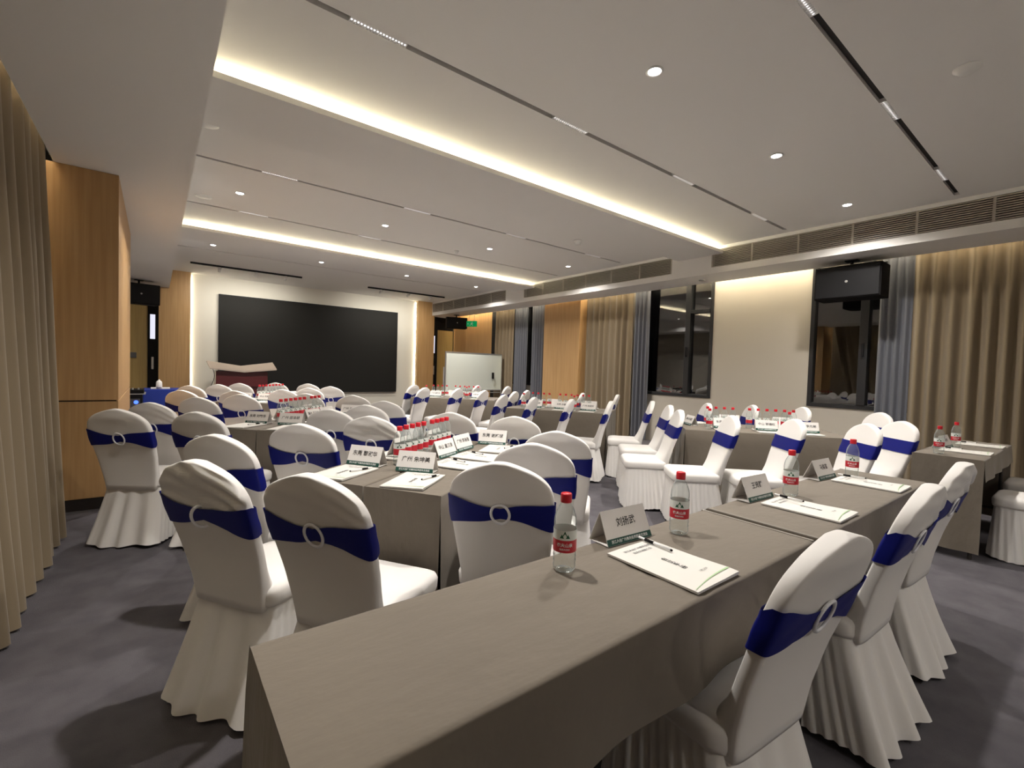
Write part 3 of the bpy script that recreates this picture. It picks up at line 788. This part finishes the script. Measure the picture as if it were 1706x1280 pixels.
def on_front(o, s, lift):                       # place a flat mesh on the sloping front, s = height up the slope
    o.rotation_euler = (pi/2-TILT, 0, 0)
    n = Vector((0, -cos(TILT), sin(TILT)))
    o.location = Vector((0, -CD/2+s*sin(TILT), s*cos(TILT)))+n*lift
bm = bmesh.new(); bx(bm, -CL/2, CL/2, -.0105, .0105, -.0002, .0004); strip_me = mesh('green_strip', bm, m_green)
def card(pos, d, text, label, group, dz=0, size=.030):
    t = empty('name_card', (pos.x, pos.y, TZ+.0035+dz), atan2(d.x, -d.y), label=label, cat='name card', group=group)
    link('folded_card', card_me, t)
    if text:
        o = link('lettering', text_mesh(text, size, m_ink), t); on_front(o, .066, .0009)
    s = link('green_strip', strip_me, t); on_front(s, .0112, .0006)
    o = link('lettering', text_mesh('浙江人创广州商务投资服务交流会', .0115, m_wink), s); o.location = (0, 0, .0008)
    return t
def booklet_mesh():
    bm = bmesh.new(); rows = []
    for i in range(9):
        x = -.105+.21*i/8
        z = .006+.003*sin(pi*i/8)*.4
        rows.append([bm.verts.new((x, -.1485+.297*j/10, z+(.004*max(0, 1-abs(j-1)/3.5)*max(0, (i-5)/3)))) for j in range(11)])
    low = [[bm.verts.new((v.co.x, v.co.y, 0)) for v in r] for r in rows]
    grid_faces(bm, rows, False); grid_faces(bm, low, False)
    n = len(rows)
    for a, b in ((rows[0], low[0]), (rows[-1], low[-1])): grid_faces(bm, [a, b], False)
    for k in (0, -1): grid_faces(bm, [[r[k] for r in rows], [r[k] for r in low]], False)
    return mesh('pages', fix(bm), m_book, False)
booklet_me = booklet_mesh()
bm = bmesh.new()
for k in range(14):
    t0, t1 = k/14, (k+1)/14
    def cv(t, o): return (-.098+.198*t, -.1395+.0185*sin(t*pi*.62)+o, .0078+.0042*max(0, t-.25)*1.2)
    v = [bm.verts.new(cv(t0, 0)), bm.verts.new(cv(t1, 0)), bm.verts.new(cv(t1, .0016+.004*t1)), bm.verts.new(cv(t0, .0016+.004*t0))]
    bm.faces.new(v)
swoosh_me = mesh('green_swoosh', fix(bm), m_paleg)
def booklet(pos, d, label, group, detail=True):
    t = empty('booklet', (pos.x, pos.y, TZ+.003), atan2(d.x, -d.y), label=label, cat='booklet', group=group)
    link('pages', booklet_me, t)
    if detail:
        link('green_swoosh', swoosh_me, t)
        for s, sz, y, m in (('浙江人创广州商务投资', .0125, .118, m_greyink), ('服务交流推介会', .0125, .097, m_greyink), ('会\n议\n手\n册', .021, -.012, m_ink), ('二零二四年', .008, -.085, m_greyink)):
            o = link('lettering', text_mesh(s, sz, m), t); o.location = ((0 if sz > .009 else .03), y, .0082 if sz > .009 else .0098)
    return t
bm = tube(bmesh.new(), (0, -.055, 0), (0, .07, 0), .0042, .0042, 10); pen_barrel = mesh('barrel', bm, m_white, True)
bm = tube(bmesh.new(), (0, .01, 0), (0, .045, 0), .0052, .0050, 10); tube(bm, (0, -.060, 0), (0, -.055, 0), .003, .004, 8); pen_grip = mesh('grip', bm, m_blackmat, True)
def pen(pos, rot, label, group, z=.009):
    t = empty('ballpoint_pen', (pos.x, pos.y, TZ+.003+z), rot, label=label, cat='pen', group=group)
    link('barrel', pen_barrel, t); link('grip', pen_grip, t)

# ------------------------------------------------------------------ water bottles
BP = [(.0, .006), (.018, .003), (.026, .0), (.0305, .006), (.0318, .016), (.0305, .022), (.0322, .030), (.0308, .036), (.0322, .043), (.0310, .050), (.0320, .056), (.0320, .120), (.0308, .124), (.0315, .130), (.0312, .140), (.0295, .152), (.0255, .166), (.0195, .179), (.0145, .187), (.0132, .192), (.0132, .200)]
bm = lathe(bmesh.new(), BP[::1], 28); body_me = mesh('bottle_body', fix(bm), m_clear, True)
bm = lathe(bmesh.new(), [(.0152, .190), (.0156, .192), (.0156, .212), (.0145, .215), (.0, .215)], 24); cap_me = mesh('cap', fix(bm), m_red, True)
def label_mesh():
    bm = bmesh.new(); n = 32
    for mi, z0, z1 in ((0, .091, .118), (1, .057, .091)):
        a = [bm.verts.new((.0325*cos(2*pi*i/n), .0325*sin(2*pi*i/n), z0)) for i in range(n)]
        b = [bm.verts.new((.0325*cos(2*pi*i/n), .0325*sin(2*pi*i/n), z1)) for i in range(n)]
        grid_faces(bm, [a, b], True, mi)
    return mesh('label', fix(bm), [m_labelw, m_redlabel], True)
label_me = label_mesh()
def wrap(me, r, z):                               # bend a flat text mesh onto the label cylinder (front = -Y)
    m2 = me.copy()
    for v in m2.vertices:
        a = v.co.x/r; v.co = Vector((r*sin(a), -r*cos(a), z+v.co.y))
    return m2
brand_me = wrap(text_mesh('农夫山泉', .0115, m_wink), .0330, .0775)
sub_me = wrap(text_mesh('饮用天然水', .0060, m_wink), .0330, .0660)
bm = bmesh.new()
for k, (x, w_, h) in enumerate(((0, .0095, .0205), (-.0085, .006, .0115), (.0085, .006, .0115))):
    v = [bm.verts.new((x-w_, -.0065, 0)), bm.verts.new((x+w_, -.0065, 0)), bm.verts.new((x, -.0065+h, 0))]; bm.faces.new(v)
tri = mesh('logo', bm, m_leaf); logo_me = wrap(tri, .0330, .1035)
def bottle(pos, label, group, near=False, face=None, lab=True):
    rz = 0
    d = face or (Vector((0, 0))-Vector((pos.x, pos.y)))
    rz = atan2(d.x, -d.y)
    t = empty('water_bottle', (pos.x, pos.y, TZ+.0025), rz, label=label, cat='bottle', group=group)
    link('bottle_body', body_me, t); link('cap', cap_me, t)
    l = link('label', label_me, t)
    if near:
        link('lettering', brand_me, l); link('lettering', sub_me, l)
    link('logo', logo_me, l)
    return t

# the long grey table in front
tx = [1.20, 2.19, 3.00]
NT = ['刘扬武', '王贤群', '马俊富']
wh = ['near part of the long grey table', 'middle of the long grey table', 'far end of the long grey table']
for i, x in enumerate(tx):
    bx0 = (1.195, 2.20, 3.03)[i]
    card(Vector(((1.245, 2.175, 2.965)[i], .985-.003*i)), Vector((-.06, -1)), NT[i], 'white tent name card with three black characters, %s' % wh[i], 'name cards on the long table')
    booklet(Vector((bx0, .762)), Vector((0, -1)), 'white booklet with pen on top, lying on the %s' % wh[i], 'booklets on the long table')
    pen(Vector((bx0+.07, .86)), radians((-4, -8, 6)[i]), 'white and black pen lying on the booklet, %s' % wh[i], 'pens on the long table', .0135)
for i, (x, y) in enumerate(((.912, .915), (1.46, .905), (2.385, .905), (3.165, .885))):
    bottle(Vector((x, y)), 'clear water bottle with red cap, %s along the long grey table from its near end' % ORD[i], 'bottles on the long table', True)
# side table
for i, (x, y) in enumerate(((4.86, .80), (5.50, .80))):
    bottle(Vector((x, y)), ('clear water bottle at the near corner of the side table by the curtain', 'clear water bottle behind the name card on the side table by the curtain')[i], 'bottles on the side table', True)
card(Vector((5.36, .86)), Vector((-.1, -1)), '陈志伟', 'white tent name card between two bottles on the side table', 'name cards on the side table')
for i, x in enumerate((5.18, 5.85)):
    booklet(Vector((x, .69)), Vector((0, -1)), 'white booklet on the side table, %s place from the aisle' % ORD[i], 'booklets on the side table')
    pen(Vector((x+.07, .78)), .1, 'pen on the booklet of the side table, %s place from the aisle' % ORD[i], 'pens on the side table', .0135)

# islands
def place_set(k, idx, a, o, d, text, where, bk=(0, 0), dz=0, pn=True, bd=None):
    I = ISL[k]; p = I.at(a, o)
    card(p, d, text, 'white tent name card %s of the %s' % (where, IS[k]), 'name cards on the '+IS[k], dz)
    q = I.at(*bk); bd = bd or d
    booklet(q, bd, 'white booklet lying %s of the %s' % (where, IS[k]), 'booklets on the '+IS[k], k in 'AD')
    if pn:
        rt = Vector((-d.y, d.x))
        e = q+rt*.06-d*.05
        pen(e, atan2(d.x, -d.y)-.35, 'pen on the booklet %s of the %s' % (where, IS[k]), 'pens on the '+IS[k], .0135)
NAMES = {'A': ['东莞 黎淑华', '广州 朱坤美', '中山 黄汉良', '广州 李志强', '东莞 谢炜球', '佛山 何永康', '深圳 林建国'],
         'B': ['东莞 刘敏华', '广州 邵泽斌', '惠州 邓卫平', '佛山 罗少芬', '广州 梁伟雄', '江门 周国强', '深圳 冯志明'],
         'C': ['广州 陈小燕', '中山 何建华', '珠海 吴文杰', '佛山 苏丽珍', '广州 关志锋', '东莞 叶永强', '深圳 杨振邦'],
         'D': ['佛山 陈国栋', '东莞 刘玉玲', '中山 郭德权', '佛山 李兆明', '广州 赵永辉', '深圳 方伟文', '惠州 曾志刚'],
         'E': ['珠海 王少华', '佛山 张伟民', '东莞 余德成', '广州 陆国安', '中山 刘永泰', '深圳 马志远', '江门 黄日新'],
         'F': ['惠州 吕文彬', '广州 谭耀宗', '佛山 潘启明', '东莞 袁德辉', '中山 郑少雄', '深圳 江海波', '珠海 何世昌']}
for k in 'ABC':
    I = ISL[k]; N = NAMES[k]
    place_set(k, 0, .39, .655, -I.u, N[0], 'at the near end, far seat', (.165, .63))
    place_set(k, 1, .375, .33, (-I.u-.12*I.n).normalized(), N[1], 'at the near end, aisle seat', (.165, .225))
    place_set(k, 2, .80, .392, (-I.n-.10*I.u).normalized(), N[2], 'on the aisle side, first seat', (.60, .18))
    place_set(k, 3, 1.06, .392, (-I.n-.10*I.u).normalized(), N[3], 'on the aisle side, second seat', (.865, .175))
    place_set(k, 4, 1.385, .28, (-I.u-.10*I.n).normalized(), N[4], 'at the far end, aisle seat', (1.18, .16))
    place_set(k, 5, .70, .625, (I.n-.05*I.u).normalized(), N[5], 'on the far side, first seat', (.70, .655), .0125, False, I.u)
    place_set(k, 6, 1.10, .625, (I.n-.05*I.u).normalized(), N[6], 'on the far side, second seat', (1.10, .655), .0125, False, I.u)
    if k == 'A': rowp = [(.47+.068*i, .500) for i in range(5)]+[(.85+.068*i, .500) for i in range(4)]
    elif k == 'B': rowp = [(.47+.075*i, .50) for i in range(6)]+[(.97+.07*i, .50) for i in range(3)]
    else: rowp = [(.47+.075*i, .50) for i in range(8)]
    for i, (a, o) in enumerate(rowp):
        bottle(I.at(a, o), 'clear water bottle with red cap, %s from near end, %s' % (ORD[i], IS[k]), 'bottle row on the '+IS[k])
for k in 'DEF':
    I = ISL[k]; N = NAMES[k]
    place_set(k, 0, .12, .46, (-I.u-.25*I.n).normalized(), N[0], 'at the stage end', (.17, .69), pn=False)
    place_set(k, 1, .40, .19, (-I.n).normalized(), N[1], 'on the aisle side, first seat', (.40, .165), .0125, False)
    place_set(k, 2, .80, .19, (-I.n).normalized(), N[2], 'on the aisle side, second seat', (.80, .165), .0125, False)
    place_set(k, 3, 1.17, .19, (-I.n).normalized(), N[3], 'on the aisle side, third seat', (1.17, .165), .0125, False)
    place_set(k, 4, .55, .64, (I.n).normalized(), N[4], 'on the wall side, first seat', (.55, .66), .0125, False)
    place_set(k, 5, 1.10, .64, (I.n).normalized(), N[5], 'on the wall side, second seat', (1.10, .66), .0125, False)
    rowp = [(.28+.085*i, .42) for i in range(4)]+[(.70+.085*i, .42) for i in range(6)]
    for i, (a, o) in enumerate(rowp):
        bottle(I.at(a, o), 'clear water bottle with red cap, %s from stage end, %s' % (ORD[i], IS[k]), 'bottle row on the '+IS[k])
    for i, (a, o) in enumerate(((.245, .11), (.985, .11))):
        bottle(I.at(a, o), 'single water bottle by %s aisle-side name card, %s' % (('first', 'second')[i], IS[k]), 'single bottles on the '+IS[k])
